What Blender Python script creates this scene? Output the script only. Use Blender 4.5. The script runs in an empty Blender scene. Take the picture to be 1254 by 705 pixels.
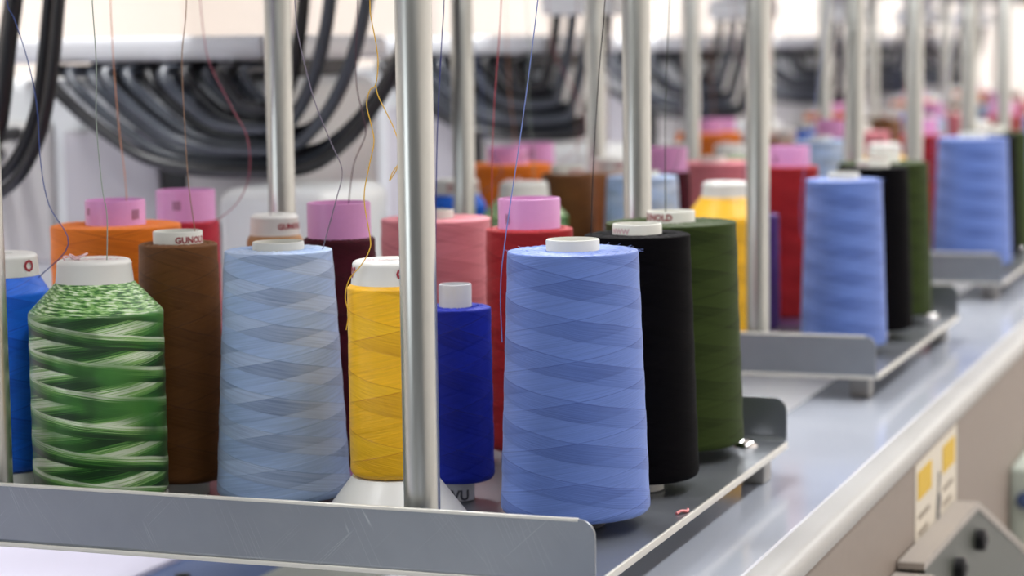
import bpy, bmesh, math, random
from mathutils import Vector, Matrix
random.seed(4)
C = bpy.context.scene.collection
PI = math.pi
S = 0.742            # spacing between thread racks along the machine
ZF = -0.008          # rack floor
ZT = -0.03           # front rail of the machine table
ZB = -0.14           # recessed bed behind the rail
NR = 6

# ------------------------------------------------------------------ helpers
def lin(h):
    def f(c):
        c /= 255.0
        return c / 12.92 if c <= .04045 else ((c + .055) / 1.055) ** 2.4
    return (f(h[0]), f(h[1]), f(h[2]), 1)

class NT:
    def __init__(s, name):
        s.m = bpy.data.materials.new(name); s.m.use_nodes = True
        s.t = s.m.node_tree; s.n = s.t.nodes
        s.b = s.n['Principled BSDF']
    def new(s, typ, **kw):
        x = s.n.new(typ)
        for k, v in kw.items(): setattr(x, k, v)
        return x
    def put(s, sock, v):
        if hasattr(v, 'is_linked') or isinstance(v, bpy.types.NodeSocket): s.t.links.new(v, sock)
        elif v is not None: sock.default_value = v
    def math(s, op, a, b=None, c=None):
        x = s.new('ShaderNodeMath', operation=op)
        s.put(x.inputs[0], a)
        if b is not None: s.put(x.inputs[1], b)
        if c is not None: s.put(x.inputs[2], c)
        return x.outputs[0]
    def mix(s, f, a, b, bt='MIX'):
        x = s.new('ShaderNodeMix', data_type='RGBA', blend_type=bt)
        s.put(x.inputs[0], f); s.put(x.inputs[6], a); s.put(x.inputs[7], b)
        return x.outputs[2]
    def mixf(s, f, a, b):
        x = s.new('ShaderNodeMix', data_type='FLOAT')
        s.put(x.inputs[0], f); s.put(x.inputs[2], a); s.put(x.inputs[3], b)
        return x.outputs[0]
    def comb(s, x, y, z):
        c = s.new('ShaderNodeCombineXYZ')
        for i, v in enumerate((x, y, z)): s.put(c.inputs[i], v)
        return c.outputs[0]
    def noise(s, vec, scale, detail=2.0, rough=.5):
        x = s.new('ShaderNodeTexNoise'); s.put(x.inputs['Vector'], vec)
        x.inputs['Scale'].default_value = scale; x.inputs['Detail'].default_value = detail
        x.inputs['Roughness'].default_value = rough
        return x.outputs['Fac']
    def ramp(s, f, stops, interp='LINEAR'):
        x = s.new('ShaderNodeValToRGB'); s.put(x.inputs[0], f)
        cr = x.color_ramp; cr.interpolation = interp
        while len(cr.elements) < len(stops): cr.elements.new(.5)
        for e, (p, c) in zip(cr.elements, stops): e.position = p; e.color = c
        return x.outputs[0]
    def smooth(s, v, a, b):
        x = s.new('ShaderNodeMapRange', interpolation_type='SMOOTHSTEP')
        s.put(x.inputs[0], v); x.inputs[1].default_value = a; x.inputs[2].default_value = b
        return x.outputs[0]
    def bump(s, h, strength, dist):
        x = s.new('ShaderNodeBump'); s.put(x.inputs['Height'], h)
        x.inputs['Strength'].default_value = strength; x.inputs['Distance'].default_value = dist
        s.t.links.new(x.outputs[0], s.b.inputs['Normal'])
    def coords(s):
        tc = s.new('ShaderNodeTexCoord'); sp = s.new('ShaderNodeSeparateXYZ')
        s.t.links.new(tc.outputs['Object'], sp.inputs[0])
        return tc.outputs['Object'], sp.outputs[0], sp.outputs[1], sp.outputs[2]

def plain(name, rgb, rough=.5, metal=0.0, spec=.5, mott=.05, scale=40, bump=0.0, coat=0.0):
    N = NT(name); o, x, y, z = N.coords()
    n = N.noise(o, scale, 3)
    c = lin(rgb)
    lo = tuple(v * (1 - mott) for v in c[:3]) + (1,); hi = tuple(min(1, v * (1 + mott)) for v in c[:3]) + (1,)
    N.put(N.b.inputs['Base Color'], N.mix(n, lo, hi))
    N.b.inputs['Roughness'].default_value = rough; N.b.inputs['Metallic'].default_value = metal
    N.b.inputs['Specular IOR Level'].default_value = spec
    N.b.inputs['Coat Weight'].default_value = coat
    if bump: N.bump(n, bump, .002)
    return N.m

def thread_mat(name, rgb, P=.024, n=2, duty=.5, c1=.16, c2=.12, fine=.0011, rough=.5, spec=.35, sheen=.25, ph=.3, stripe=.25, aniso=.5, tint=None):
    """thread cross-wound in two helical directions round a cone"""
    N = NT(name); o, x, y, z = N.coords()
    th = N.math('DIVIDE', N.math('ARCTAN2', N.math('MULTIPLY', y, -1), N.math('MULTIPLY', x, -1)), 2 * PI)
    zp = N.math('DIVIDE', z, P)
    wob = N.math('MULTIPLY', N.math('SUBTRACT', N.noise(o, 25, 1), .5), .12)
    u = N.math('ADD', N.math('ADD', zp, wob), N.math('MULTIPLY', th, n))
    v = N.math('ADD', N.math('ADD', zp, N.math('MULTIPLY', th, -n)), ph)
    fu = N.math('FRACT', u); fv = N.math('FRACT', v)
    mu = N.math('MULTIPLY', N.smooth(fu, 0, .02), N.math('SUBTRACT', 1, N.smooth(fu, duty, duty + .02)))
    mv = N.math('MULTIPLY', N.smooth(fv, 0, .02), N.math('SUBTRACT', 1, N.smooth(fv, .55, .57)))
    k = P / fine
    su = N.noise(N.comb(N.math('MULTIPLY', u, k), N.math('MULTIPLY', th, 5), 0), 1, 2, .6)
    sv = N.noise(N.comb(N.math('MULTIPLY', v, k), N.math('MULTIPLY', th, 5), 7.3), 1, 2, .6)
    up = N.math('MAXIMUM', mu, N.math('MULTIPLY', mv, .0))
    st = N.mixf(up, sv, su)
    # ridge line where one layer ends on top of the next
    def line(f, at, w):
        return N.math('SUBTRACT', 1, N.smooth(N.math('ABSOLUTE', N.math('SUBTRACT', f, at)), 0, w))
    ln = N.math('MAXIMUM', line(fu, duty + .01, .02), line(fv, .56, .018))
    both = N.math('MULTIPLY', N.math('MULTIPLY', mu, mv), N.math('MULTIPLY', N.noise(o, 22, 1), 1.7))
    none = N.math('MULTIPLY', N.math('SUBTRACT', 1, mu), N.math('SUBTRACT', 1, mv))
    val = N.math('SUBTRACT', N.math('ADD', 1, N.math('MULTIPLY', none, c1 * .5)), N.math('MULTIPLY', both, c1 * 1.25))  # differing sheen of the two winding directions put into the colour
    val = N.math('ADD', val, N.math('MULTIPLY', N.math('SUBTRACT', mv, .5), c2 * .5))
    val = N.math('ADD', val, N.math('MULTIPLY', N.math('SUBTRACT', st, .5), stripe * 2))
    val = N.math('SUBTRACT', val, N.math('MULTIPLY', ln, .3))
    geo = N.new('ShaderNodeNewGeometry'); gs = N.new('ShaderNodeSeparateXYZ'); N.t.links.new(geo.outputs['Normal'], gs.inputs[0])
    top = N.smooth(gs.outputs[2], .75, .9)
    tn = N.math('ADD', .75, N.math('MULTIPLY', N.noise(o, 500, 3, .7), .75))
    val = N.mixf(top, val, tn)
    base = lin(rgb)
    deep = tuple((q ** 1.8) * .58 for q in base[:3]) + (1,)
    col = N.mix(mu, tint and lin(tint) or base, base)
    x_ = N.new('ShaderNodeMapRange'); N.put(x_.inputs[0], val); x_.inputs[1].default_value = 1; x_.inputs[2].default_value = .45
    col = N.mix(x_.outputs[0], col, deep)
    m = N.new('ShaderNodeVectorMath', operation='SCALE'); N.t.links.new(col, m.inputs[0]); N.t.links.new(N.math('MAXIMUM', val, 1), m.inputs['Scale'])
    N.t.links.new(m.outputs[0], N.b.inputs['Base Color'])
    N.b.inputs['Roughness'].default_value = rough; N.b.inputs['Specular IOR Level'].default_value = spec
    N.b.inputs['Sheen Weight'].default_value = sheen; N.b.inputs['Sheen Roughness'].default_value = .4
    N.b.inputs['Sheen Tint'].default_value = tuple(min(1, .5 + .5 * q) for q in base[:3]) + (1,)
    # the shine runs across the thread
    r = N.math('SQRT', N.math('ADD', N.math('MULTIPLY', x, x), N.math('MULTIPLY', y, y)))
    slope = N.mixf(mu, P * n / (2 * PI), -P * n / (2 * PI))
    tg = N.comb(N.math('MULTIPLY', y, -1), x, slope)
    nv = N.new('ShaderNodeVectorMath', operation='NORMALIZE'); N.t.links.new(tg, nv.inputs[0])
    N.b.inputs['Anisotropic'].default_value = aniso
    N.t.links.new(nv.outputs[0], N.b.inputs['Tangent'])
    h = N.math('ADD', N.math('MULTIPLY', st, .6), N.math('MULTIPLY', N.math('ADD', mu, mv), .2))
    N.bump(h, .5, .0006)
    return N.m

def variegated_mat(name):
    N = NT(name); o, x, y, z = N.coords()
    th = N.math('DIVIDE', N.math('ARCTAN2', N.math('MULTIPLY', y, -1), N.math('MULTIPLY', x, -1)), 2 * PI)
    P = .0175
    wob = N.math('MULTIPLY', N.math('SUBTRACT', N.noise(o, 28, 1), .5), .14)
    zp = N.math('ADD', N.math('DIVIDE', z, P), wob)
    u = N.math('ADD', zp, N.math('MULTIPLY', th, 2)); v = N.math('ADD', N.math('SUBTRACT', zp, N.math('MULTIPLY', th, 2)), .45)
    fu = N.math('FRACT', u); fv = N.math('FRACT', v)
    w, pg, g, d = lin((222, 234, 210)), lin((144, 192, 108)), lin((58, 122, 44)), lin((18, 56, 20))
    stops = [(0, d), (.16, d), (.3, g), (.42, pg), (.5, w), (.62, w), (.7, pg), (.8, g), (.92, d), (1, d)]
    ju = N.noise(N.comb(N.math('MULTIPLY', u, 30), N.math('MULTIPLY', th, 3), 0), 1, 2, .65)
    jv = N.noise(N.comb(N.math('MULTIPLY', v, 30), N.math('MULTIPLY', th, 3), 5), 1, 2, .65)
    shade = N.noise(N.comb(N.math('MULTIPLY', u, .9), N.math('MULTIPLY', th, 3), 3), 1, 1)
    a = N.math('ADD', fu, N.math('MULTIPLY', N.math('SUBTRACT', ju, .5), .85))
    b = N.math('ADD', fv, N.math('MULTIPLY', N.math('SUBTRACT', jv, .5), .85))
    cu = N.ramp(a, stops); cv = N.ramp(b, stops)
    mk = N.math('FRACT', N.math('ADD', N.math('MULTIPLY', zp, 1), N.math('MULTIPLY', th, 1)))
    m = N.math('MULTIPLY', N.smooth(fu, .02, .06), N.math('SUBTRACT', 1, N.smooth(fu, .52, .56)))
    side = N.mix(m, cv, cu)
    side = N.mix(N.smooth(shade, .46, .72), side, g)
    side = N.mix(N.math('MULTIPLY', N.smooth(N.noise(o, 38, 2), .5, .72), .6), side, d)
    # short dashes on the sloping shoulder
    q = N.noise(N.comb(N.math('MULTIPLY', th, 26), N.math('ADD', N.math('MULTIPLY', z, 1050), N.math('MULTIPLY', th, 14)), 0), 1, 2, .6)
    sh = N.ramp(q, [(.32, d), (.44, g), (.53, pg), (.64, w)])
    isTop = N.smooth(z, .1195, .1215)
    N.t.links.new(N.mix(isTop, side, sh), N.b.inputs['Base Color'])
    N.b.inputs['Roughness'].default_value = .42; N.b.inputs['Specular IOR Level'].default_value = .45
    N.b.inputs['Sheen Weight'].default_value = .04
    N.bump(N.mixf(isTop, N.mixf(m, jv, ju), q), .3, .0005)
    return N.m

def scratched_metal(name, rgb, rough=.34, metal=.85, scratch=.5):
    N = NT(name); o, x, y, z = N.coords()
    c = lin(rgb)
    br = N.noise(N.comb(N.math('MULTIPLY', x, 60), N.math('MULTIPLY', y, 60), N.math('MULTIPLY', z, 60)), 1, 4)
    col = N.mix(br, tuple(q * .92 for q in c[:3]) + (1,), tuple(min(1, q * 1.06) for q in c[:3]) + (1,))
    tot = None
    for i, (ang, sc, seed) in enumerate(((.9, 55, 1.0), (-.75, 48, 4.0), (1.15, 38, 9.0))):
        al = N.math('ADD', N.math('MULTIPLY', N.math('ADD', y, x), math.cos(ang)), N.math('MULTIPLY', z, math.sin(ang)))
        ac = N.math('SUBTRACT', N.math('MULTIPLY', z, math.cos(ang)), N.math('MULTIPLY', N.math('ADD', y, x), math.sin(ang)))
        w = N.noise(N.comb(N.math('MULTIPLY', al, 4), N.math('MULTIPLY', ac, sc * 6), seed), 1, 0)
        l = N.math('SUBTRACT', 1, N.smooth(N.math('ABSOLUTE', N.math('SUBTRACT', w, .5)), 0, .010))
        gate = N.smooth(N.noise(N.comb(N.math('MULTIPLY', al, 16), N.math('MULTIPLY', ac, 45), seed + 3), 1, 1), .56, .66)
        l = N.math('MULTIPLY', l, gate)
        tot = l if tot is None else N.math('MAXIMUM', tot, l)
    col = N.mix(N.math('MULTIPLY', tot, scratch), col, (.85, .87, .9, 1))
    N.t.links.new(col, N.b.inputs['Base Color'])
    N.b.inputs['Metallic'].default_value = metal
    N.put(N.b.inputs['Roughness'], N.math('ADD', rough - .05, N.math('MULTIPLY', br, .1)))
    return N.m

def obj(name, bm, mat, parent=None, smooth=True, loc=None):
    me = bpy.data.meshes.new(name)
    bmesh.ops.recalc_face_normals(bm, faces=bm.faces)
    bm.to_mesh(me); bm.free()
    if smooth:
        me.polygons.foreach_set('use_smooth', [True] * len(me.polygons))
        me.set_sharp_from_angle(angle=math.radians(38))
    if mat: me.materials.append(mat)
    o = bpy.data.objects.new(name, me); C.objects.link(o)
    if parent: o.parent = parent
    if loc: o.location = loc
    return o

def thing(name, label, cat, loc=(0, 0, 0), group=None):
    o = bpy.data.objects.new(name, None); C.objects.link(o); o.empty_display_size = .02
    o.location = loc; o['label'] = label; o['category'] = cat
    if group: o['group'] = group
    return o

def tag(o, label, cat, group=None, kind=None):
    o['label'] = label; o['category'] = cat
    if group: o['group'] = group
    if kind: o['kind'] = kind
    return o

def copy_tree(o, parent=None):
    if o.name.startswith('loose_thread_end'): return None
    c = o.copy(); C.objects.link(c)
    if parent: c.parent = parent
    for ch in list(o.children): copy_tree(ch, c)
    return c

def lathe(bm, prof, n=64, cx=0, cy=0):
    """closed surface of revolution; r=0 ends become poles"""
    rings = []
    for r, z in prof:
        if r < 1e-7: rings.append([bm.verts.new((cx, cy, z))])
        else: rings.append([bm.verts.new((cx + r * math.cos(2 * PI * i / n), cy + r * math.sin(2 * PI * i / n), z)) for i in range(n)])
    for a, b in zip(rings, rings[1:]):
        for i in range(n):
            j = (i + 1) % n
            if len(a) == 1 and len(b) == 1: continue
            if len(a) == 1: bm.faces.new((a[0], b[i], b[j]))
            elif len(b) == 1: bm.faces.new((a[i], a[j], b[0]))
            else: bm.faces.new((a[i], a[j], b[j], b[i]))
    return rings

def hollow(ro, ri, z0, z1, rim=.0008):
    bm = bmesh.new()
    r = lathe(bm, [(ri, z0), (ro, z0), (ro, z1 - rim), (ro - rim * .4, z1 - rim * .2), (ro - rim, z1), (ri + rim * .4, z1), (ri, z1 - rim)], 56)
    a, b = r[0], r[-1]; n = len(a)
    for i in range(n): bm.faces.new((b[i], b[(i + 1) % n], a[(i + 1) % n], a[i]))
    return bm

def box(bm, x0, x1, y0, y1, z0, z1, bev=0.0, seg=3):
    t = bmesh.new()
    bmesh.ops.create_cube(t, size=1)
    for v in t.verts:
        v.co = Vector(((x0 + x1) / 2 + v.co.x * (x1 - x0), (y0 + y1) / 2 + v.co.y * (y1 - y0), (z0 + z1) / 2 + v.co.z * (z1 - z0)))
    if bev: bmesh.ops.bevel(t, geom=list(t.edges), offset=bev, segments=seg, profile=.5, affect='EDGES')
    me = bpy.data.meshes.new('t'); t.to_mesh(me); t.free(); bm.from_mesh(me); bpy.data.meshes.remove(me)
    return bm

def catmull(pts, sub=6):
    P = [Vector(p) for p in pts]; P = [2 * P[0] - P[1]] + P + [2 * P[-1] - P[-2]]; out = []
    for i in range(1, len(P) - 2):
        a, b, c, d = P[i - 1:i + 3]
        for k in range(sub):
            t = k / sub
            out.append(.5 * ((2 * b) + (c - a) * t + (2 * a - 5 * b + 4 * c - d) * t * t + (3 * b - a - 3 * c + d) * t ** 3))
    out.append(P[-2]); return out

def tube(bm, pts, r, n=8, sub=6):
    path = catmull(pts, sub); prev = None; up = Vector((1, 0.1, 0)).normalized()
    rings = []
    for i, p in enumerate(path):
        d = (path[min(i + 1, len(path) - 1)] - path[max(i - 1, 0)]).normalized()
        a = up - d * up.dot(d); a.normalize(); b = d.cross(a); up = a
        rings.append([bm.verts.new(p + (a * math.cos(2 * PI * k / n) + b * math.sin(2 * PI * k / n)) * r) for k in range(n)])
    for A, B in zip(rings, rings[1:]):
        for k in range(n): bm.faces.new((A[k], A[(k + 1) % n], B[(k + 1) % n], B[k]))
    bm.faces.new(rings[0][::-1]); bm.faces.new(rings[-1])
    return bm

def prism(bm, poly, axis, a, b):
    """extrude a 2-D polygon along an axis ('x': poly in y,z; 'y': poly in x,z; 'z': poly in x,y)"""
    f = {'x': lambda p, t: (t, p[0], p[1]), 'y': lambda p, t: (p[0], t, p[1]), 'z': lambda p, t: (p[0], p[1], t)}[axis]
    A = [bm.verts.new(f(p, a)) for p in poly]; B = [bm.verts.new(f(p, b)) for p in poly]; n = len(poly)
    bm.faces.new(A); bm.faces.new(B[::-1])
    for i in range(n): bm.faces.new((A[i], B[i], B[(i + 1) % n], A[(i + 1) % n]))
    return bm

def lettering(name, body, size, mat, parent, bend=None, flat=None):
    """words as real thin relief; bend=(radius, z of baseline, start angle), flat=(x,y,z,rotation)"""
    cu = bpy.data.curves.new(name, 'FONT'); cu.body = body; cu.size = size; cu.resolution_u = 2; cu.offset = size * .035
    t = bpy.data.objects.new(name, cu); C.objects.link(t)
    me = bpy.data.meshes.new_from_object(t.evaluated_get(bpy.context.evaluated_depsgraph_get()))
    bpy.data.objects.remove(t); bpy.data.curves.remove(cu)
    bm = bmesh.new(); bm.from_mesh(me); bpy.data.meshes.remove(me)
    if bend:
        bmesh.ops.triangulate(bm, faces=bm.faces)
        bmesh.ops.subdivide_edges(bm, edges=[e for e in bm.edges if e.calc_length() > size * .25], cuts=2)
        R, z0, a0 = bend
        for v in bm.verts:
            a = a0 + v.co.x / R; v.co = Vector((R * math.cos(a), R * math.sin(a), z0 + v.co.y))
    if flat:
        M = Matrix.Translation(flat[:3]) @ Matrix.Rotation(flat[3], 4, 'Z')
        for v in bm.verts: v.co = M @ v.co
    return obj(name, bm, mat, parent, smooth=False)

# ------------------------------------------------------------------ materials
M = {}
M['white'] = plain('white_plastic', (226, 226, 222), .35, mott=.02)
M['tube_white'] = plain('white_card_tube', (222, 222, 214), .6, mott=.03)
M['grey_tube'] = plain('grey_card_tube', (186, 186, 190), .6, mott=.06)
M['dark_tube'] = plain('dark_tube', (40, 40, 46), .6)
M['pink'] = plain('pink_plastic_tube', (216, 148, 202), .38, mott=.04, scale=300)
M['red_ink'] = plain('red_ink', (160, 40, 56), .6)
M['pale_ink'] = plain('pale_red_ink', (214, 178, 184), .6)
M['grey_ink'] = plain('grey_ink', (70, 70, 76), .6)
M['mauve_ink'] = plain('mauve_ink', (160, 112, 140), .6)
M['steel'] = scratched_metal('satin_rack_steel', (140, 145, 152), .35, .7, .3)
M['hem_glint'] = plain('pale_hem_and_glint', (206, 204, 196), .4, .2, mott=.05)  # pale edge colour, also used for the painted reflection on the lip
M['pole'] = plain('brushed_pole', (190, 192, 188), .30, .95, mott=.04, scale=30)
M['screw'] = plain('chrome_screw', (225, 225, 225), .12, 1.0)
M['cream'] = plain('cream_paint', (158, 157, 154), .45, mott=.02)
M['table'] = plain('blue_grey_table', (184, 190, 202), .13, .1, mott=.04, scale=12)
M['front'] = plain('taupe_front', (138, 126, 116), .55, mott=.05, scale=120)
M['lav'] = plain('lavender_plate', (206, 203, 220), .3, mott=.02)
M['navy'] = plain('slate_blue_channel', (62, 84, 128), .35, mott=.1)
M['olive'] = plain('olive_grey_channel', (150, 154, 146), .35)
M['bright'] = plain('bright_white_strip', (240, 242, 246), .3, mott=.01)
M['head'] = plain('white_machine_paint', (226, 229, 230), .3, mott=.02, scale=6)
M['headgrey'] = plain('grey_machine_panel', (196, 194, 200), .45, mott=.03)
M['headlight'] = plain('light_grey_panel', (208, 206, 204), .45, mott=.03)
M['black'] = plain('black_rubber', (20, 20, 25), .38, mott=.1, spec=.5)
M['cable'] = plain('black_cable_sheath', (22, 22, 27), .3, mott=.15, spec=.6)
M['cable_highlit'] = plain('highlight_grey_cable_sheath', (72, 78, 88), .3, mott=.15, spec=.6)  # black sheath greyed in its colour to carry the overhead highlights
M['green_metal'] = plain('dull_green_metal', (54, 60, 50), .4, .3, mott=.06)
M['rim'] = plain('pale_bracket_rim', (164, 156, 148), .45, mott=.03)
M['yellow'] = plain('yellow_print', (214, 176, 40), .6)
M['stick'] = plain('sticker_paper', (214, 206, 190), .6, mott=.03)
M['inkline'] = plain('faded_print', (140, 128, 112), .7)
M['wall'] = plain('cream_wall', (238, 230, 223), .9, mott=.01, scale=2)
M['wallgrey'] = plain('pale_curtain', (232, 224, 218), .9, mott=.02)
M['floor'] = plain('grey_floor', (150, 150, 150), .5, mott=.05, scale=4)

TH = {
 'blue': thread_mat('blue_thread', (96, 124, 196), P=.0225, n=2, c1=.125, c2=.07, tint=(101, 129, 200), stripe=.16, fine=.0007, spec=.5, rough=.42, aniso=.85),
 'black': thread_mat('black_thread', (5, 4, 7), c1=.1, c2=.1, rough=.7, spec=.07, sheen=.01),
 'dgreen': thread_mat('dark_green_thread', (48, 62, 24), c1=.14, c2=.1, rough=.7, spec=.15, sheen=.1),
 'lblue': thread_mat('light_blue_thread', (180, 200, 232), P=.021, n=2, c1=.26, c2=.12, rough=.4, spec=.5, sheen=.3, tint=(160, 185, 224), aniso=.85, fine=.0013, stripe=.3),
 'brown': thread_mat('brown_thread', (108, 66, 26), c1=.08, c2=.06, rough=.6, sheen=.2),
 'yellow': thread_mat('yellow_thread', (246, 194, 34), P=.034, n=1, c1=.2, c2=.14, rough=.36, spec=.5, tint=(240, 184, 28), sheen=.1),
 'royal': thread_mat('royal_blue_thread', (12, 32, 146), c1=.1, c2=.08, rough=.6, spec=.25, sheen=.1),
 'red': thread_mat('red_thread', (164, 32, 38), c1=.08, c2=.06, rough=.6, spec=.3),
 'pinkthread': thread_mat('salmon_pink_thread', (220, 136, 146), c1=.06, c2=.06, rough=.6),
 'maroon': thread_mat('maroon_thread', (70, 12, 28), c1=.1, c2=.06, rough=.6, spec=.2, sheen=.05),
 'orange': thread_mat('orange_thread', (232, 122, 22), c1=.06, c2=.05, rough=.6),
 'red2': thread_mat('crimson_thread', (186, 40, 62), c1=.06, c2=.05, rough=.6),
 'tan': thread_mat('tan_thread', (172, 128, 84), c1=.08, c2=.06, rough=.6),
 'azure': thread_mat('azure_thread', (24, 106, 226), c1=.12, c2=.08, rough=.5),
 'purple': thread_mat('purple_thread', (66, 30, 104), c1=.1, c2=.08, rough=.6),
 'gvar': variegated_mat('variegated_green_thread'),
}
def strand_mat(name, rgb): return plain(name, rgb, .5, mott=.1, scale=300)
SM = {k: strand_mat(k + '_strand', v) for k, v in dict(blue=(120, 140, 205), black=(30, 26, 34), dgreen=(44, 58, 34), lblue=(120, 112, 130), gvar=(150, 164, 150),
      brown=(150, 116, 92), yellow=(226, 180, 52), royal=(30, 40, 120), red=(190, 70, 80), pinkthread=(216, 150, 160), maroon=(76, 40, 58), orange=(216, 148, 110),
      red2=(170, 80, 100), tan=(130, 118, 140), azure=(40, 70, 140)).items()}

# ------------------------------------------------------------------ spools
def wound(rb, rt, z0, z1, rcore, P=.024, n=2, ph=.3, duty=.5, amp=.00013, neck=None, na=168, nz=120, edge=.004):
    """wound thread: straight or conical side with real ridges where one layer of winding ends; neck=(r, z) adds a sloping shoulder"""
    bm = bmesh.new(); prof = []
    prof.append((rcore, z0, 0)); prof.append((rb - edge, z0, 0))
    for k in range(1, 5):
        a = PI / 2 * k / 5; prof.append((rb - edge + edge * math.sin(a), z0 + edge - edge * math.cos(a), .3))
    for k in range(nz + 1):
        t = k / nz; z = z0 + edge + (z1 - z0 - edge * 1.2) * t
        prof.append((rb + (rt - rb) * t, z, 1))
    if neck:
        for k in range(1, 26):
            t = k / 25; prof.append((rt + (neck[0] - rt) * t, z1 + (neck[1] - z1) * t, .4))
        prof.append((rcore, neck[1], 0))
    else:
        for k in range(1, 4):
            a = PI / 2 * k / 4; prof.append((rt - edge * .2 * (1 - math.cos(a)), z1 - edge * .2 * (1 - math.sin(a)), .5))
        for k in range(1, 9):
            t = k / 8; prof.append((rt - edge * .2 + (rcore - rt + edge * .2) * t, z1 + .0006 * math.sin(t * PI), 2))
    rings = []
    def sm(f, a, b): t = max(0, min(1, (f - a) / (b - a))); return t * t * (3 - 2 * t)
    for r, z, w in prof:
        ring = []
        for i in range(na):
            th = 2 * PI * i / na; q = math.atan2(-math.sin(th), -math.cos(th)) / (2 * PI)
            d = 0
            if w and w <= 1:
                fu = (z / P + n * q) % 1; fv = (z / P - n * q + ph) % 1
                mu = sm(fu, 0, .05) * (1 - sm(fu, duty, duty + .05)); mv = sm(fv, 0, .05) * (1 - sm(fv, .55, .6))
                d = amp * w * (mu + mv)
            zz = z
            if w == 2: zz += random.uniform(-.0004, .0005)
            ring.append(bm.verts.new(((r + d) * math.cos(th), (r + d) * math.sin(th), zz)))
        rings.append(ring)
    for a, b in zip(rings, rings[1:]):
        for i in range(na):
            j = (i + 1) % na; bm.faces.new((a[i], a[j], b[j], b[i]))
    a, b = rings[0], rings[-1]
    for i in range(na): bm.faces.new((b[i], b[(i + 1) % na], a[(i + 1) % na], a[i]))
    return bm

def cap_bm(r, z0, z1, taper=.94):
    e = .0035
    prof = [(r, z0)]
    zs = z1 - e
    prof.append((r * (1 + (taper - 1) * .8), zs))
    for k in range(1, 6):
        a = PI / 2 * k / 5; prof.append((r * taper - e + e * math.cos(a) + .0006, zs + e * math.sin(a)))
    prof += [(r * .35, z1 - .0006), (.006, z1 - .0004), (.0055, z1 - .003), (0, z1 - .003)]
    bm = bmesh.new(); lathe(bm, [(0, z0)] + prof, 56); return bm

def strand(root, key, pts, mat, r=.00032, off=(0, 0, 0)):
    bm = bmesh.new()
    p = [Vector(q) - Vector(off) for q in pts]
    if p[-1].z < .349: p.append(Vector((p[-1].x, p[-1].y - (p[-1].y - p[-2].y) * -.6, .349)))
    tube(bm, p, r, 6, 5)
    return obj('running_thread', bm, mat, root)

GY = 0.18
STR = {
'blue':[[-0.005,0.0411,0.0955],[-0.005,0.0417,0.1234],[-0.005,0.0388,0.1513],[-0.005,0.0271,0.2202],[-0.005,0.017,0.2878]],
'black':[[0.1,0.0217,0.1484],[0.1,0.0197,0.1918],[0.1,0.0161,0.2408],[0.1,0.0115,0.2893]],
'dgreen':[[0.22,0.0097,0.1475],[0.22,0.0093,0.2226],[0.22,0.006,0.2909]],
'red':[[0.165,0.1104,0.1434],[0.165,0.1092,0.1932],[0.165,0.1069,0.2298],[0.165,0.1022,0.2817]],
'royal':[[0.04,0.0999,0.1064],[0.04,0.0982,0.1705],[0.04,0.0963,0.2187],[0.04,0.0928,0.2663],[0.04,0.0909,0.29]],
'yellow':[[-0.052,0.1164,0.106],[-0.052,0.1147,0.1153],[-0.052,0.1165,0.1244],[-0.052,0.1137,0.1345],[-0.052,0.1061,0.1429],[-0.052,0.101,0.1516],[-0.052,0.1008,0.1589],[-0.052,0.1038,0.1796],[-0.052,0.1004,0.1973],[-0.052,0.0972,0.2103],[-0.052,0.0985,0.2197],[-0.052,0.1011,0.2309],[-0.052,0.099,0.239],[-0.052,0.0955,0.2421],[-0.052,0.0938,0.2532],[-0.052,0.0946,0.2634],[-0.052,0.0976,0.2799],[-0.052,0.0979,0.2888]],
'yellowloop':[[-0.053,0.0951,0.2421],[-0.053,0.0938,0.2363],[-0.053,0.09,0.2287],[-0.053,0.0844,0.2175],[-0.053,0.0813,0.2064],[-0.053,0.0829,0.1974],[-0.053,0.0854,0.1929],[-0.053,0.0879,0.1897],[-0.053,0.0859,0.1942],[-0.053,0.0824,0.1987]],
'maroon':[[0.1,0.1838,0.1458],[0.1,0.181,0.1706],[0.1,0.1772,0.1911],[0.1,0.169,0.209],[0.1,0.1709,0.2217],[0.1,0.1748,0.2446],[0.1,0.1726,0.2925]],
'lblue':[[0.0,0.1539,0.1459],[0.0,0.1444,0.1752],[0.0,0.1403,0.1918],[0.0,0.1472,0.2084],[0.0,0.1555,0.2282],[0.0,0.1608,0.2462],[0.0,0.1664,0.2703],[0.0,0.168,0.291]],
'tan':[[0.16,0.2664,0.1386],[0.16,0.2645,0.1875],[0.16,0.2618,0.2416],[0.16,0.2603,0.2952]],
'azure':[[-0.03,0.3281,0.1276],[-0.03,0.3057,0.1489],[-0.03,0.3181,0.1721],[-0.03,0.3227,0.1973],[-0.03,0.324,0.2312],[-0.03,0.3291,0.2578],[-0.03,0.337,0.2819],[-0.03,0.342,0.294]],
'gvar':[[-0.05,0.2683,0.1415],[-0.05,0.2673,0.1679],[-0.05,0.2699,0.1845],[-0.05,0.2723,0.2222],[-0.05,0.271,0.255],[-0.05,0.2723,0.2923]],
'orange':[[0.1,0.3394,0.151],[0.1,0.3408,0.1824],[0.1,0.3439,0.2116],[0.1,0.3462,0.2487],[0.1,0.3472,0.2855]],
'brown':[[0.02,0.2468,0.1455],[0.02,0.2513,0.1827],[0.02,0.2528,0.2196],[0.02,0.2532,0.2588],[0.02,0.2494,0.288]],
'red2':[[0.22,0.3434,0.1393],[0.22,0.3214,0.1555],[0.22,0.3113,0.1756],[0.22,0.3118,0.2012],[0.22,0.3226,0.2211],[0.22,0.3365,0.2467],[0.22,0.3423,0.2638],[0.22,0.3457,0.2978]],
}
FACE = -PI + .33      # direction from a spool towards the camera side of the machine
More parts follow.
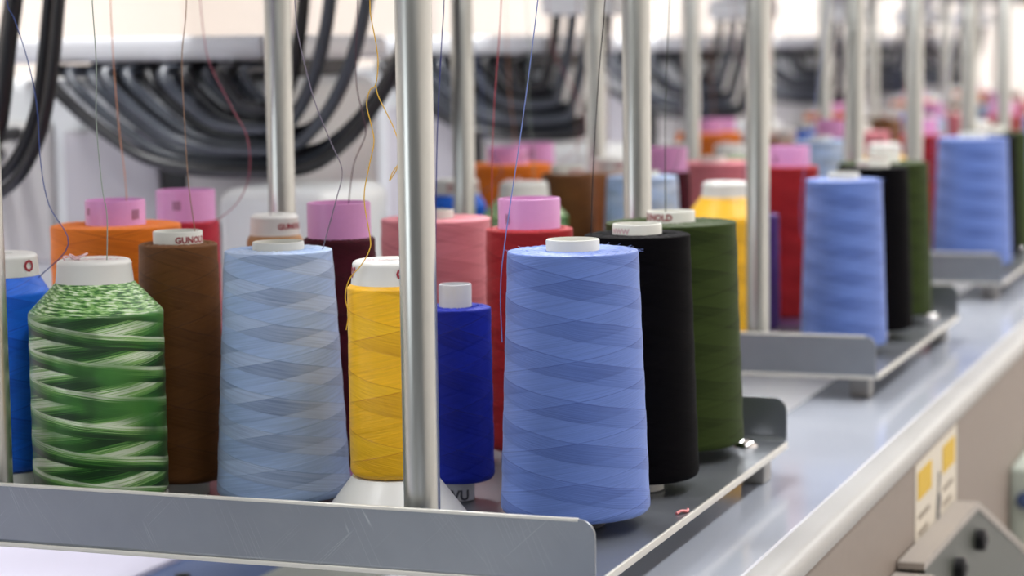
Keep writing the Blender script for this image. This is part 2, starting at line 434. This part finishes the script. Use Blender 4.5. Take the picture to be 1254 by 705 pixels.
W = {}                # prototypes

# key: (x, y, floor offset, body: rb, rt, z0, z1, options)
def spool(key, x, y, rb, rt, z0, z1, core, ctop, cmat='tube_white', cap=None, neck=None, foot=None, wind=None, corez=None, thick=.0014):
    """z values are in rack space; the empty stands on the rack floor"""
    root = thing('thread_cone' if rt < rb * .95 and not neck else 'thread_spool', key, 'thread spool', (x, y, ZF + .0006))
    o = -ZF
    body = wound(rb, rt, z0 + o, z1 + o, core - .0006, neck=(neck[0], neck[1] + o) if neck else None, **(wind or {}))
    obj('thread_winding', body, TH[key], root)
    zb = ZF if corez is None else corez
    if cap:
        obj('inner_tube', hollow(core, core - thick, zb + o, (neck[1] if neck else z1) + o + .001), M[cmat], root)
        obj('cap', cap_bm(cap[0], (neck[1] if neck else z1) + o - .0005, cap[1] + o), M['white'], root)
    else:
        obj('inner_tube', hollow(core, core - thick, zb + o, ctop + o), M[cmat], root)
    if foot:
        rbot, rtop, zt = foot
        bm = bmesh.new()
        lathe(bm, [(0, .0005), (rbot, 0), (rbot + .0004, .002), (rbot - .0005, .0035), (rtop, zt + o), (rtop - .004, zt + o + .0002), (0, zt + o + .0002)], 72)
        obj('adapter_foot', bm, M['white'], root)
    if key in STR:
        strand(root, key, STR[key], SM[key], off=(x, y, ZF))
    W[key] = root
    return root

w2 = dict(P=.0225, n=2)
spool('blue', 0, 0, .0421, .0366, 0, .148, .0150, .1545, wind=w2)
spool('black', .111, -.004, .0365, .0318, 0, .148, .0150, .1545)
spool('dgreen', .230, .009, .0470, .0427, 0, .146, .0158, .1535)
spool('lblue', .001, .183, .0395, .0316, 0, .145, .0152, .150, wind=dict(P=.021, n=2))
spool('gvar', -.048, .278, .0390, .0388, .004, .112, .015, 0, cap=(.0226, .1425), neck=(.0222, .1295), foot=(.0405, .039, .0035), wind=dict(P=.0175, n=2, amp=.00012))
spool('brown', .0215, .2605, .0262, .0238, .001, .1455, .0150, .1535)
spool('yellow', -.03, .0985, .0245, .0243,   .0215, .1285, .014, 0, cap=(.0222, .1440), neck=(.0222, .1305), foot=(.044, .0238, .0212), wind=dict(P=.034, n=1, amp=.00012))
spool('royal', .05, .091, .0219, .0210, .004, .108, .0098, .122, cmat='grey_tube')
spool('red', .186, .092, .0292, .0284, 0, .144, .0203, .164, cmat='pink')
spool('pinkthread', .246, .182, .0384, .0378, 0, .145, .0125, .151)
spool('maroon', .103, .190, .0240, .0226, 0, .143, .0200, .166, cmat='pink')
spool('orange', .097, .347, .0425, .0420, 0, .150, .0195, .1665, cmat='pink')
spool('red2', .232, .368, .0240, .0232, 0, .1415, .0210, .164, cmat='pink')
spool('tan', .166, .266, .0190, .0186, 0, .136, .014, 0, cap=(.0166, .153), neck=(.0166, .139))
spool('azure', -.035, .348, .0270, .0268, .014, .120, .014, 0, cap=(.0212, .1435), neck=(.0205, .1305), foot=(.0292, .026, .0135))

# print on tubes and caps
o = -ZF
obj('tube_foot', hollow(.0165, .0120, .0001, .0105), M['dark_tube'], W['blue'])
TH['wide_yellow'] = TH['yellow']
spool('wide_yellow', -.03, .0985, .0352, .0348, .004, .112, .015, 0, cap=(.0205, .1425), neck=(.0212, .1295), foot=(.0385, .034, .0035), wind=dict(P=.024, n=2, amp=.00012))
lettering('printed_word', 'GUNOLD', .0053, M['red_ink'], W['brown'], bend=(.01515, .1468 + o, FACE + .05))
lettering('printed_word', 'GUNOLD', .0058, M['red_ink'], W['dgreen'], bend=(.01595, .1479 + o, FACE - 1.55))
lettering('printed_word', 'GUNOLD', .0052, M['red_ink'], W['tan'], bend=(.0165, .1435 + o, FACE + .25))
lettering('printed_word', 'WWW', .0048, M['pale_ink'], W['black'], bend=(.01515, .1488 + o, FACE - 1.35))
lettering('printed_mark', '0\u00b0', .0085, M['red_ink'], W['yellow'], bend=(.0219, .1345 + o, FACE - 1.35))
lettering('printed_mark', 'GU', .0085, M['red_ink'], W['yellow'], bend=(.0219, .1345 + o, FACE + .22))
lettering('printed_word', 'GUNOLD', .0075, M['pale_ink'], W['yellow'], flat=(-.008, .014, .1440 + o - .0002, FACE + PI / 2))
lettering('printed_word', 'GUNOLD', .0080, M['pale_ink'], W['gvar'], flat=(-.008, .014, .1425 + o - .0002, FACE + PI / 2))
lettering('printed_mark', 'D', .0095, M['red_ink'], W['azure'], bend=(.0210, .1332 + o, FACE - .35))
lettering('printed_mark', 'O', .0095, M['red_ink'], W['azure'], bend=(.0210, .1332 + o, FACE + .85))
lettering('printed_mark', 'VVU', .0085, M['grey_ink'], W['royal'], bend=(.0100, .0008, FACE - .9))
lettering('printed_mark', 'III', .0085, M['mauve_ink'], W['orange'], bend=(.0197, .1545 + o, FACE + .75))
lettering('printed_mark', 'II', .0060, M['mauve_ink'], W['orange'], bend=(.0197, .1575 + o, FACE - .95))
lettering('printed_mark', 'III', .0085, M['mauve_ink'], W['red2'], bend=(.0212, .151 + o, FACE - .3))
lettering('printed_mark', 'II', .0085, M['mauve_ink'], W['red'], bend=(.0205, .1485 + o, FACE - .85))
# spare loops of the yellow strand, knot on the green cap
bm = bmesh.new(); tube(bm, [Vector(p) - Vector((-.03, .0985, ZF)) for p in STR['yellowloop']], .0003, 6, 5)
obj('loose_thread_end', bm, SM['yellow'], W['yellow'])
bm = bmesh.new()
tube(bm, [(-.006, .006, .1425 + o), (-.010, .010, .1455 + o), (-.015, .004, .1435 + o), (-.006, .001, .1460 + o), (-.002, .010, .1435 + o), (-.012, .0125, .1445 + o), (-.016, .010, .143 + o)], .0006, 6, 6)
obj('thread_knot', bm, M['pale_ink'], W['gvar'])
# stray fibres on the blue cone top
bm = bmesh.new()
for i in range(46):
    a = random.uniform(0, 2 * PI); r = .036 if i < 30 else random.uniform(.02, .035)
    p = Vector((r * math.cos(a), r * math.sin(a), .148 + o - .001)); d = Vector((math.cos(a + random.uniform(-1, 1)), math.sin(a), random.uniform(.1, .7))) * random.uniform(.002, .005)
    tube(bm, [p, p + d * .5 + Vector((0, 0, .0004)), p + d], .00009, 4, 3)
obj('stray_fibres', bm, SM['blue'], W['blue'])

ORD = ['nearest', 'second', 'third', 'fourth', 'fifth', 'sixth']
DESC = {
 'blue': 'wide mid-blue thread cone with white tube, front right corner of the %s rack',
 'black': 'black thread cone with white tube, between blue and dark green on the %s rack',
 'dgreen': 'dark olive green thread cone, back right corner of the %s rack',
 'lblue': 'pale satin blue thread cone with low white tube, on the %s rack',
 'gvar': 'variegated green and white thread spool with white cap, on the %s rack',
 'brown': 'brown thread spool, white tube printed in red, on the %s rack',
 'yellow': 'bright yellow capped thread spool on flared white foot, on the %s rack',
 'wide_yellow': 'wide yellow thread spool with sloping shoulder and white cap, on the %s rack',
 'royal': 'short deep royal blue thread spool with grey tube, on the %s rack',
 'red': 'red thread spool with tall pink tube, on the %s rack',
 'pinkthread': 'wide salmon pink thread spool, on the %s rack',
 'maroon': 'dark maroon thread spool with tall pink tube, on the %s rack',
 'orange': 'wide orange thread spool with pink tube, on the %s rack',
 'red2': 'crimson thread spool with tall pink tube behind the orange one, on the %s rack',
 'tan': 'tan thread spool with white cap, on the %s rack',
 'azure': 'bright azure blue thread spool with white cap, on the %s rack',
}
for k in range(NR):
    for key, root in W.items():
        if (key == 'wide_yellow' and k == 0) or (key == 'yellow' and k): continue
        t = root if k == 0 or (key == 'wide_yellow' and k == 1) else copy_tree(root)
        if key == 'wide_yellow': t.location = (-.03 + S * k, .0985, root.location.z)
        elif k: t.location = Vector(root.location) + Vector((S * k, 0, 0)); 
        t['label'] = DESC[key] % ORD[k]
        if key == 'royal' and k == 1:
            t['label'] = 'short dark purple thread spool with grey tube, on the second rack'
            for ch in t.children:
                if ch.name.startswith('thread_winding'):
                    ch.data = ch.data.copy(); ch.data.materials[0] = TH['purple']
        t['group'] = 'thread spools on the %s rack' % ORD[k]
        if key == 'blue' and k == 1: t.scale = (.89, .89, .97)
        if key == 'blue' and k == 2: t.scale = (1.1, 1.1, 1)

# ------------------------------------------------------------------ rack
PX = [(-.105, .0505), (.285, .0485), (-.105, .313), (.285, .318)]
def make_rack():
    root = thing('thread_rack', '', 'thread rack', (0, 0, ZF))
    X0, X1, Y0, Y1, t, h, hb = -.128, .298, -.053, .43, .0022, .0345, .0325
    bm = bmesh.new()
    # floor sheet bent up into a front and a back lip with rounded ends
    b = .003
    prof = []
    outer = [(X0, h), (X0, b), (X0 + b * .3, b * .3 - t * .0), (X0 + b, 0), (X1 - b, 0), (X1 - b * .3, b * .3), (X1, b), (X1, hb)]
    outer = [(p[0], p[1] - t) for p in outer]
    inner = [(X1 - t, hb - t), (X1 - t, b), (X1 - b - t * .5, t * .0 + .0004), (X1 - b - t, 0), (X0 + b + t, 0), (X0 + b + t * .4, .0004), (X0 + t, b), (X0 + t, h - t)]
    prism(bm, outer + inner, 'y', Y0, Y1)
    # cut the lip corners round
    o = obj('tray', bm, M['steel'], root, smooth=False)
    R = .009
    bm = bmesh.new(); bm.from_mesh(o.data)
    for (x0, ztop) in ((X0, h - t), (X1, hb - t)):
        es = [e for e in bm.edges if all(abs(v.co.z - ztop) < 1e-6 and abs(v.co.y - Y0) < 1e-6 for v in e.verts) and abs(e.verts[0].co.x - e.verts[1].co.x) > 1e-5 and abs((e.verts[0].co.x + e.verts[1].co.x) / 2 - x0) < .005]
        bmesh.ops.bevel(bm, geom=es, offset=R, segments=8, profile=.5, affect='EDGES')
        es = [e for e in bm.edges if all(abs(v.co.z - ztop) < 1e-6 and abs(v.co.y - Y1) < 1e-6 for v in e.verts) and abs(e.verts[0].co.x - e.verts[1].co.x) > 1e-5 and abs((e.verts[0].co.x + e.verts[1].co.x) / 2 - x0) < .005]
        bmesh.ops.bevel(bm, geom=es, offset=R, segments=8, profile=.5, affect='EDGES')
    bm.to_mesh(o.data); bm.free()
    bv = o.modifiers.new('soft edges', 'BEVEL'); bv.width = .0004; bv.segments = 2; bv.limit_method = 'ANGLE'
    bm = bmesh.new(); box(bm, X0 + .0035, X1 - .003, Y0 - .0012, Y0 + .0006, -.0042, .0002, .0004); obj('side_hem', bm, M['hem_glint'], root)
    bm = bmesh.new(); box(bm, X0 - .0004, X0 + t + .0002, Y0 + R, Y1 - R, h - t - .0014, h - t + .0003, .0004); obj('lip_glint', bm, M['hem_glint'], root)  # light strip painting in the reflection along the lip top
    bm = bmesh.new(); box(bm, X0 - .0004, X0 + .002, Y0 + .001, Y1, -.0034, -.0008, .0005); obj('fold_edge', bm, M['hem_glint'], root)
    for (x, y) in PX:
        bm = bmesh.new()
        lathe(bm, [(0, 0), (.0097, 0), (.0097, .362), (.009, .363), (0, .363)], 40, x, y)
        p = obj('pole', bm, M['pole'], root)
    for (x, y) in ((.272, -.030), (.272, .40), (-.10, .40)):
        bm = bmesh.new(); lathe(bm, [(0, 0), (.0088, 0), (.0086, .0012), (.0072, .0034), (.0042, .005), (0, .0055)], 32, x, y)
        obj('dome_screw', bm, M['screw'], root)
    for (x, y, zb) in ((-.095, -.035, ZT), (.262, -.040, ZT), (-.095, .40, ZB - .0015)):
        bm = bmesh.new(); box(bm, x - .010, x + .010, y - .008, y + .008, zb - ZF + .0004, -.0023, .001)
        obj('leg', bm, M['cream'], root)
    for x in (-.105, .285):
        bm = bmesh.new(); box(bm, x - .011, x + .011, .03, .335, .350, .366, .002)
        obj('guide_rail', bm, M['pole'], root)
        bm = bmesh.new()
    for x in (-.06, .0, .06, .12, .18, .24):
        bm = bmesh.new(); box(bm, x - .006, x + .006, -.02, .42, .354, .359, .001)
        obj('guide_bar', bm, M['pole'], root)
    for y in (.06, .30):
        bm = bmesh.new(); box(bm, -.105, .285, y - .006, y + .006, .3525, .3615, .001)
        obj('cross_bar', bm, M['pole'], root)
    return root
rack = make_rack()
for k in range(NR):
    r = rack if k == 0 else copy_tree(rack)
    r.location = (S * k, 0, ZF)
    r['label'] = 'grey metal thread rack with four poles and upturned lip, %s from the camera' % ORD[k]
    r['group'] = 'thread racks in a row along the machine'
bm = bmesh.new(); tube(bm, [(0.043, -.047, ZF + .0009), (.0475, -.0485, ZF + .0016), (.051, -.051, ZF + .001), (.055, -.0505, ZF + .0012)], .0009, 6, 5)
tag(obj('lint_scrap', bm, strand_mat('pink_lint', (226, 130, 130))), 'tiny scrap of pink lint on the rack floor beside the nearest blue cone', 'lint')

# ------------------------------------------------------------------ machine table
tb = thing('machine_table', 'long blue-grey machine table with cream rounded edge carrying the thread racks', 'machine table', (0, 0, -.9))
def P_(name, bm, mat, parent=tb, smooth=True):
    for v in bm.verts: v.co.z += .9
    return obj(name, bm, mat, parent, smooth)
XA, XB = -.9, 4.6
bm = bmesh.new(); box(bm, XA, XB, -.0982, .006, ZT - .03, ZT, .002); P_('front_rail', bm, M['table'], smooth=False)
bm = bmesh.new(); box(bm, XA, XB, -.100, 1.3, ZB - .04, ZB - .004); P_('bed', bm, M['table'], smooth=False)
bm = bmesh.new(); box(bm, XA, XB, -.02, .005, ZB - .004, ZT - .03); P_('rail_web', bm, M['headgrey'], smooth=False)
R = .009; poly = [(-.0985, ZT - .05), (-.0985, ZT)]
for i in range(0, 10):
    a = PI / 2 * i / 9; poly.append((-.111 - R * math.sin(a), ZT - R + R * math.cos(a)))
poly += [(-.120, ZT - R - .002), (-.114, ZT - R - .002), (-.114, ZT - .05)]
bm = bmesh.new(); prism(bm, poly, 'x', XA, XB); P_('edge_trim', bm, M['cream'])
bm = bmesh.new(); box(bm, XA, XB, -.118, -.1002, -.62, ZT - .0105); P_('front_panel', bm, M['front'], smooth=False)
for n_, y0, y1, m_, h_ in (('white_strip', .006, .279, 'bright', 0), ('grey_channel', .2795, .3715, 'olive', -.001), ('blue_channel', .372, .4595, 'navy', -.0015), ('pale_plate', .46, 1.29, 'lav', .002)):
    bm = bmesh.new(); box(bm, XA, XB, y0, y1, ZB - .0045, ZB + h_, .0006); P_(n_, bm, M[m_])
for k in range(NR):
    bm = bmesh.new(); lathe(bm, [(0, ZB - .002), (.006, ZB - .002), (.006, ZB + .003), (0, ZB + .004)], 16, .315 + S * k, .425); P_('slot_bolt', bm, M['black'])
for i in range(8):
    bm = bmesh.new(); box(bm, XA + .3 + i * .66, XA + .36 + i * .66, 1.1, 1.16, -.9, ZB - .04); P_('leg', bm, M['headgrey'])
    bm = bmesh.new(); box(bm, XA + .3 + i * .66, XA + .36 + i * .66, -.10, -.04, -.9, ZB - .04); P_('leg', bm, M['headgrey'])
# sticker with two yellow headings
bm = bmesh.new(); box(bm, .335, .525, -.1358, -.1349, -.150, -.0475); st = P_('warning_sticker', bm, M['stick'])
def S_(name, bm, mat):
    for v in bm.verts: v.co.z += .9
    return obj(name, bm, mat, st)
for x0 in (.345, .455):
    bm = bmesh.new(); box(bm, x0, x0 + .058, -.1364, -.1352, -.076, -.055); S_('yellow_heading', bm, M['yellow'])
    for j in range(3):
        bm = bmesh.new(); box(bm, x0 + .004, x0 + .050 - j * .008, -.1362, -.1352, -.091 - j * .012, -.0875 - j * .012); S_('print_line', bm, M['inkline'])
bm = bmesh.new(); prism(bm, [(.437, -.070), (.444, -.074), (.438, -.086), (.447, -.092), (.436, -.114), (.426, -.114), (.429, -.094), (.434, -.084)], 'y', -.1363, -.1352); S_('print_figure', bm, M['grey_ink'])

st.location = (.09, .0172, .003)
# bracket on the table face
br = thing('side_bracket', 'peaked dull green metal bracket with black screws on the machine front below the sticker', 'bracket', (0, 0, 0))
F, Bk = -.155, -.1373
bm = bmesh.new(); prism(bm, [(.238, -.079), (.486, -.085), (.93, -.235), (.93, -.36), (.30, -.36), (.262, -.112)], 'y', F, F + .004)
obj('side_plate', bm, M['green_metal'], br, smooth=False)
bm = bmesh.new(); prism(bm, [(.233, -.0755), (.485, -.0815), (.489, -.0825), (.932, -.2325), (.932, -.2375), (.487, -.0875), (.233, -.0805)], 'y', F - .001, Bk)
obj('top_flange', bm, M['rim'], br, smooth=False)
def socket_screw(x, y, z, r):
    t = bmesh.new(); lathe(t, [(0, 0), (r, 0), (r, .007), (r * .8, .009), (r * .45, .009), (r * .4, .006), (0, .006)], 24)
    bmesh.ops.rotate(t, verts=t.verts, matrix=Matrix.Rotation(PI / 2, 3, 'X')); bmesh.ops.translate(t, verts=t.verts, vec=(x, y, z))
    obj('socket_screw', t, M['black'], br)
socket_screw(.484, F + .0005, -.112, .009); socket_screw(.379, F + .0005, -.112, .009)
bm = bmesh.new(); prism(bm, [(.04, -.088), (.222, -.084), (.245, -.092), (.285, -.135), (.285, -.34), (.04, -.34)], 'y', F - .006, F)
obj('lower_tab', bm, M['green_metal'], br, smooth=False)
bm = bmesh.new(); prism(bm, [(.04, -.0845), (.222, -.0805), (.248, -.089), (.288, -.134), (.288, -.140), (.244, -.0940), (.220, -.0850), (.04, -.089)], 'y', F - .008, Bk)
obj('tab_flange', bm, M['rim'], br, smooth=False)
socket_screw(.205, F - .0055, -.108, .008)
sb = thing('switch_box', 'pale green switch box on the machine front at the right edge', 'switch box', (0, 0, 0))
bm = bmesh.new(); box(bm, .86, 1.0, -.165, -.1352, -.20, -.12, .004); obj('housing', bm, plain('pale_green_box', (196, 206, 196), .4), sb)
t = bmesh.new(); lathe(t, [(0, 0), (.008, 0), (.008, .005), (.006, .007), (0, .007)], 24)
bmesh.ops.rotate(t, verts=t.verts, matrix=Matrix.Rotation(-PI / 2, 3, 'Y')); bmesh.ops.translate(t, verts=t.verts, vec=(.8603, -.150, -.15))
obj('button', t, M['navy'], sb)

br.location = (.117, .0178, -.0235); sb.location = (.08, .0172, -.02)
# ------------------------------------------------------------------ machine heads and cables
def make_head():
    root = thing('embroidery_unit', '', 'machine head', (0, 0, ZB + .0026))
    def part(name, bm, mat, parent=root, smooth=True):
        for v in bm.verts: v.co.z -= ZB + .002
        return obj(name, bm, mat, parent, smooth)
    bm = bmesh.new(); box(bm, .600, .80, .464, 1.00, ZB + .002, .238, .012); part('body', bm, M['head'])
    bm = bmesh.new(); box(bm, .575, .85, .474, .735, .2528, .275, .006); part('top_beam', bm, M['bright'])
    bm = bmesh.new(); box(bm, .640, .78, .485, .684, .237, .254, .002); part('cable_slot', bm, M['black'])
    bm = bmesh.new(); box(bm, .455, .590, .362, .462, ZB + .002, .150, .014, 4); part('lower_housing', bm, M['head'])
    bm = bmesh.new(); box(bm, .590, .602, .588, .686, .02, .192, .005); part('front_panel', bm, M['headgrey'])
    bm = bmesh.new(); box(bm, .588, .602, .472, .560, .02, .160, .005); part('side_panel', bm, M['headlight'])
    bm = bmesh.new(); box(bm, .592, .602, .5605, .5875, .06, .190, .002); part('dark_slot', bm, M['black'])
    bm = bmesh.new(); box(bm, .560, .592, .485, .525, .03, .112, .005); part('motor_cover', bm, plain('charcoal_cover', (62, 60, 62), .5))
    bm = bmesh.new(); box(bm, .593, .602, .70, .86, .07, .20, .006); part('cover_plate', bm, M['headlight'])
    return root
head = make_head()
for k in range(NR):
    h = head if k == 0 else copy_tree(head)
    h.location = (S * k, 0, ZB + .0026)
    h['label'] = 'white embroidery machine head under black cables, behind the %s rack' % ORD[k]
    h['group'] = 'machine heads along the table'
# cables: leave the slot under the beam side by side, droop, then swing up to the carrier above
NCAB = 14
def cable_path(i, near):
    t = i / (NCAB - 1); rnd = random.Random(i * 7 + 1)
    j = lambda a: rnd.uniform(-a, a)
    xs = .548 + .0128 * (i % 4)
    ys, zs = .676 - .190 * t, .2458
    yb, zb = .450 + .004 * t + j(.002), .1590 + .060 * t
    if near: ye = (.312, .362, .398, .424)[min(3, i // 4)] + ((i % 4) - 1.5) * .0055; ztop = .3995
    else: yb = .440 + .050 * t; ye = .388 + .066 * t; ztop = .2985
    xe = xs
    p = [(.638, ys + .002, zs), (.604, ys, zs), (xs + .010, ys + .001, zs)]
    for q, (a, b) in enumerate(((.05, .14), (.16, .40), (.29, .64), (.44, .86), (.62, .97), (.84, 1.0))):
        p.append((xs - .004, ys + (yb - ys) * a, zs + (zb - zs) * b))
    dz = ztop - zb
    if near:
        for a, b in ((.16, .012), (.42, .10), (.66, .26), (.85, .48), (.96, .74), (1, 1)):
            p.append((xs + (xe - xs) * a, yb + (ye - yb) * a, zb + dz * b))
    else:
        yb2 = yb - .018
        for a, b in ((.0, .02), (.25, .16), (.55, .40), (.85, .72), (1, 1)):
            p.append((xs + (xe - xs) * a, yb2 + (ye - yb2) * a, zb + dz * b))
    return p
caps = {}
for near in (True, False):
    caps[near] = []
    for i in range(NCAB):
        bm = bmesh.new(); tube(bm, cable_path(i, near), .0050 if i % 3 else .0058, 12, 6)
        caps[near].append(obj('black_cable', bm, M['cable_highlit'] if i % 3 else M['cable']))
for k in range(NR):
    for i in range(0, NCAB, 1 if k < 2 else 2):
        o = caps[k == 0][i]
        if k in (0, 1): c = o
        else: c = o.copy(); C.objects.link(c)
        c.location = (S * k, 0, 0)
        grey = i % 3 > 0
        tag(c, '%s cable in the drooping bundle behind the %s rack' % ('highlight-greyed black' if grey else 'black', ORD[k]), 'cable', 'cables behind the %s rack, %s' % (ORD[k], 'grey' if grey else 'black'))
EDGE = [('thick black cable, rightmost of those curving down at the far left edge', .0046, [(.30, .497, .3995), (.3, .5003, .3386), (.3, .5067, .3022), (.3, .5118, .2655), (.3, .519, .2286), (.3, .5304, .1945), (.3, .5519, .165), (.3, .5878, .147), (.3, .6479, .1387), (.3, .7324, .1377), (.40, .79, .138), (.592, .80, .130)]),
 ('black cable, second from the right of those curving down at the left edge', .0050, [(.312, .514, .3995), (.312, .5172, .3391), (.312, .523, .3025), (.312, .5308, .2534), (.312, .5388, .2163), (.312, .5547, .1851), (.312, .5761, .1659), (.312, .6175, .1535), (.312, .7168, .1500), (.40, .77, .150), (.592, .78, .150)]),
 ('thick black cable cut by the left edge of the picture, outer of two', .0066, [(.3, .538, .3995), (.3, .540, .3397), (.3, .5459, .303), (.3, .5533, .2661), (.3, .5593, .2288), (.3, .5679, .1976), (.3, .5868, .1772), (.3, .6247, .1660), (.3, .7164, .1620), (.40, .75, .164), (.592, .755, .172)]),
 ('thick black cable cut by the left edge of the picture, inner of two', .0066, [(.313, .549, .3995), (.313, .5506, .340), (.313, .5565, .3032), (.313, .564, .2662), (.313, .570, .2289), (.313, .5802, .1990), (.313, .6014, .1872), (.313, .6395, .1791), (.313, .7162, .1769), (.40, .73, .182), (.592, .735, .190)])]
for lab, rr, pts in EDGE:
    bm = bmesh.new(); tube(bm, pts, rr, 14, 7); tag(obj('black_cable', bm, M['cable']), lab, 'cable', 'cables at the left edge')
for k in range(1, NR):
    t = thing('cable_clamp', 'white cable clamp above the drooping cables behind the %s rack' % ORD[k], 'cable clamp', (S * k + .568, .42, .298), 'white cable clamps under the carrier')
    bm = bmesh.new(); box(bm, -.035, .04, -.045, .045, 0, .03, .006); obj('clamp_block', bm, M['head'], t)
    bm = bmesh.new(); box(bm, -.012, .012, -.03, .03, .028, .1025, .003); obj('hanger', bm, M['headgrey'], t)
bm = bmesh.new(); box(bm, -.30, 4.5, .27, .58, .40, .43, .004)
tag(obj('cable_carrier', bm, M['head']), 'white overhead carrier holding the upper ends of the cables', 'cable carrier')

# ------------------------------------------------------------------ room
def struct(name, bm, mat):
    o = obj(name, bm, mat, smooth=False); o['kind'] = 'structure'; return o
bm = bmesh.new(); box(bm, -3, 7.2, -3, 4.2, -.95, -.90); struct('floor', bm, M['floor'])
bm = bmesh.new(); box(bm, 7.0, 7.2, -3, 4.2, -.90, 2.6); struct('wall_back', bm, M['wall'])
bm = bmesh.new(); box(bm, -3, 7.0, 4.0, 4.2, -.90, 2.6); struct('wall_left', bm, M['wall'])
bm = bmesh.new(); box(bm, -3, 7.2, -3.2, -3, -.90, 2.6); struct('wall_right', bm, M['wall'])
bm = bmesh.new(); box(bm, -3, 7.2, -3, 4.2, 2.6, 2.65); struct('ceiling', bm, M['wall'])
for i in range(9):
    bm = bmesh.new(); box(bm, 6.96, 7.0, -1.0 + i * .55, -.93 + i * .55, -.85, 2.55, .005); struct('trim_%d' % (i + 1), bm, M['wallgrey'])

def area(name, loc, size, power, col=(1, 1, 1), rot=(0, 0, 0), sy=None):
    L = bpy.data.lights.new(name, 'AREA'); L.energy = power; L.color = col; L.shape = 'RECTANGLE'; L.size = size; L.size_y = sy or size
    o = bpy.data.objects.new(name, L); C.objects.link(o); o.location = loc; o.rotation_euler = rot; return o
for x, p in ((-1.2, 25), (.6, 27), (2.4, 38), (4.2, 44), (6.0, 44)):
    for y in (-1.3, 1.1):
        lt = thing('ceiling_light', 'fluorescent ceiling light panel', 'ceiling light', (x, y, 2.56), 'ceiling lights')
        bm = bmesh.new(); box(bm, -.68, .68, -.18, .18, 0, .04, .004); obj('frame', bm, M['white'], lt)
        area('lamp', (x, y, 2.54), 1.3, p * (1.4 if y > 0 else .9), (.985, .99, 1), sy=.32)
area('front_fill', (-2.8, 2.2, 1.0), 1.4, 16, (.9, .95, 1), (PI / 2, 0, -PI / 2 - .4), sy=1.2)  # added fill lamp behind the camera, no window is built here

w = bpy.data.worlds.new('world'); bpy.context.scene.world = w; w.use_nodes = True
bg = w.node_tree.nodes['Background']; bg.inputs[0].default_value = (1, .99, .98, 1); bg.inputs[1].default_value = .14

# ------------------------------------------------------------------ camera
cam = bpy.data.cameras.new('camera'); co = bpy.data.objects.new('camera', cam); C.objects.link(co)
r = Vector((0.342496, -0.939417, -0.013883)); u = Vector((0.104779, 0.023508, 0.994218)); fw = Vector((0.933658, 0.34197, -0.106482))
co.matrix_world = Matrix(((r.x, u.x, -fw.x, -1.1878), (r.y, u.y, -fw.y, -.3985), (r.z, u.z, -fw.z, .2620), (0, 0, 0, 1)))
cam.sensor_fit = 'HORIZONTAL'; cam.sensor_width = 36; cam.lens = 2750 / 1254 * 36
cam.clip_start = .05; cam.clip_end = 50
cam.dof.use_dof = True; cam.dof.focus_distance = 1.235; cam.dof.aperture_fstop = 7.2; cam.dof.aperture_blades = 0
sc = bpy.context.scene; sc.camera = co
sc.view_settings.view_transform = 'Standard'; sc.view_settings.look = 'None'; sc.view_settings.gamma = 1; sc.view_settings.exposure = .17
sc.view_settings.use_curve_mapping = False
sc.cycles.use_denoising = True
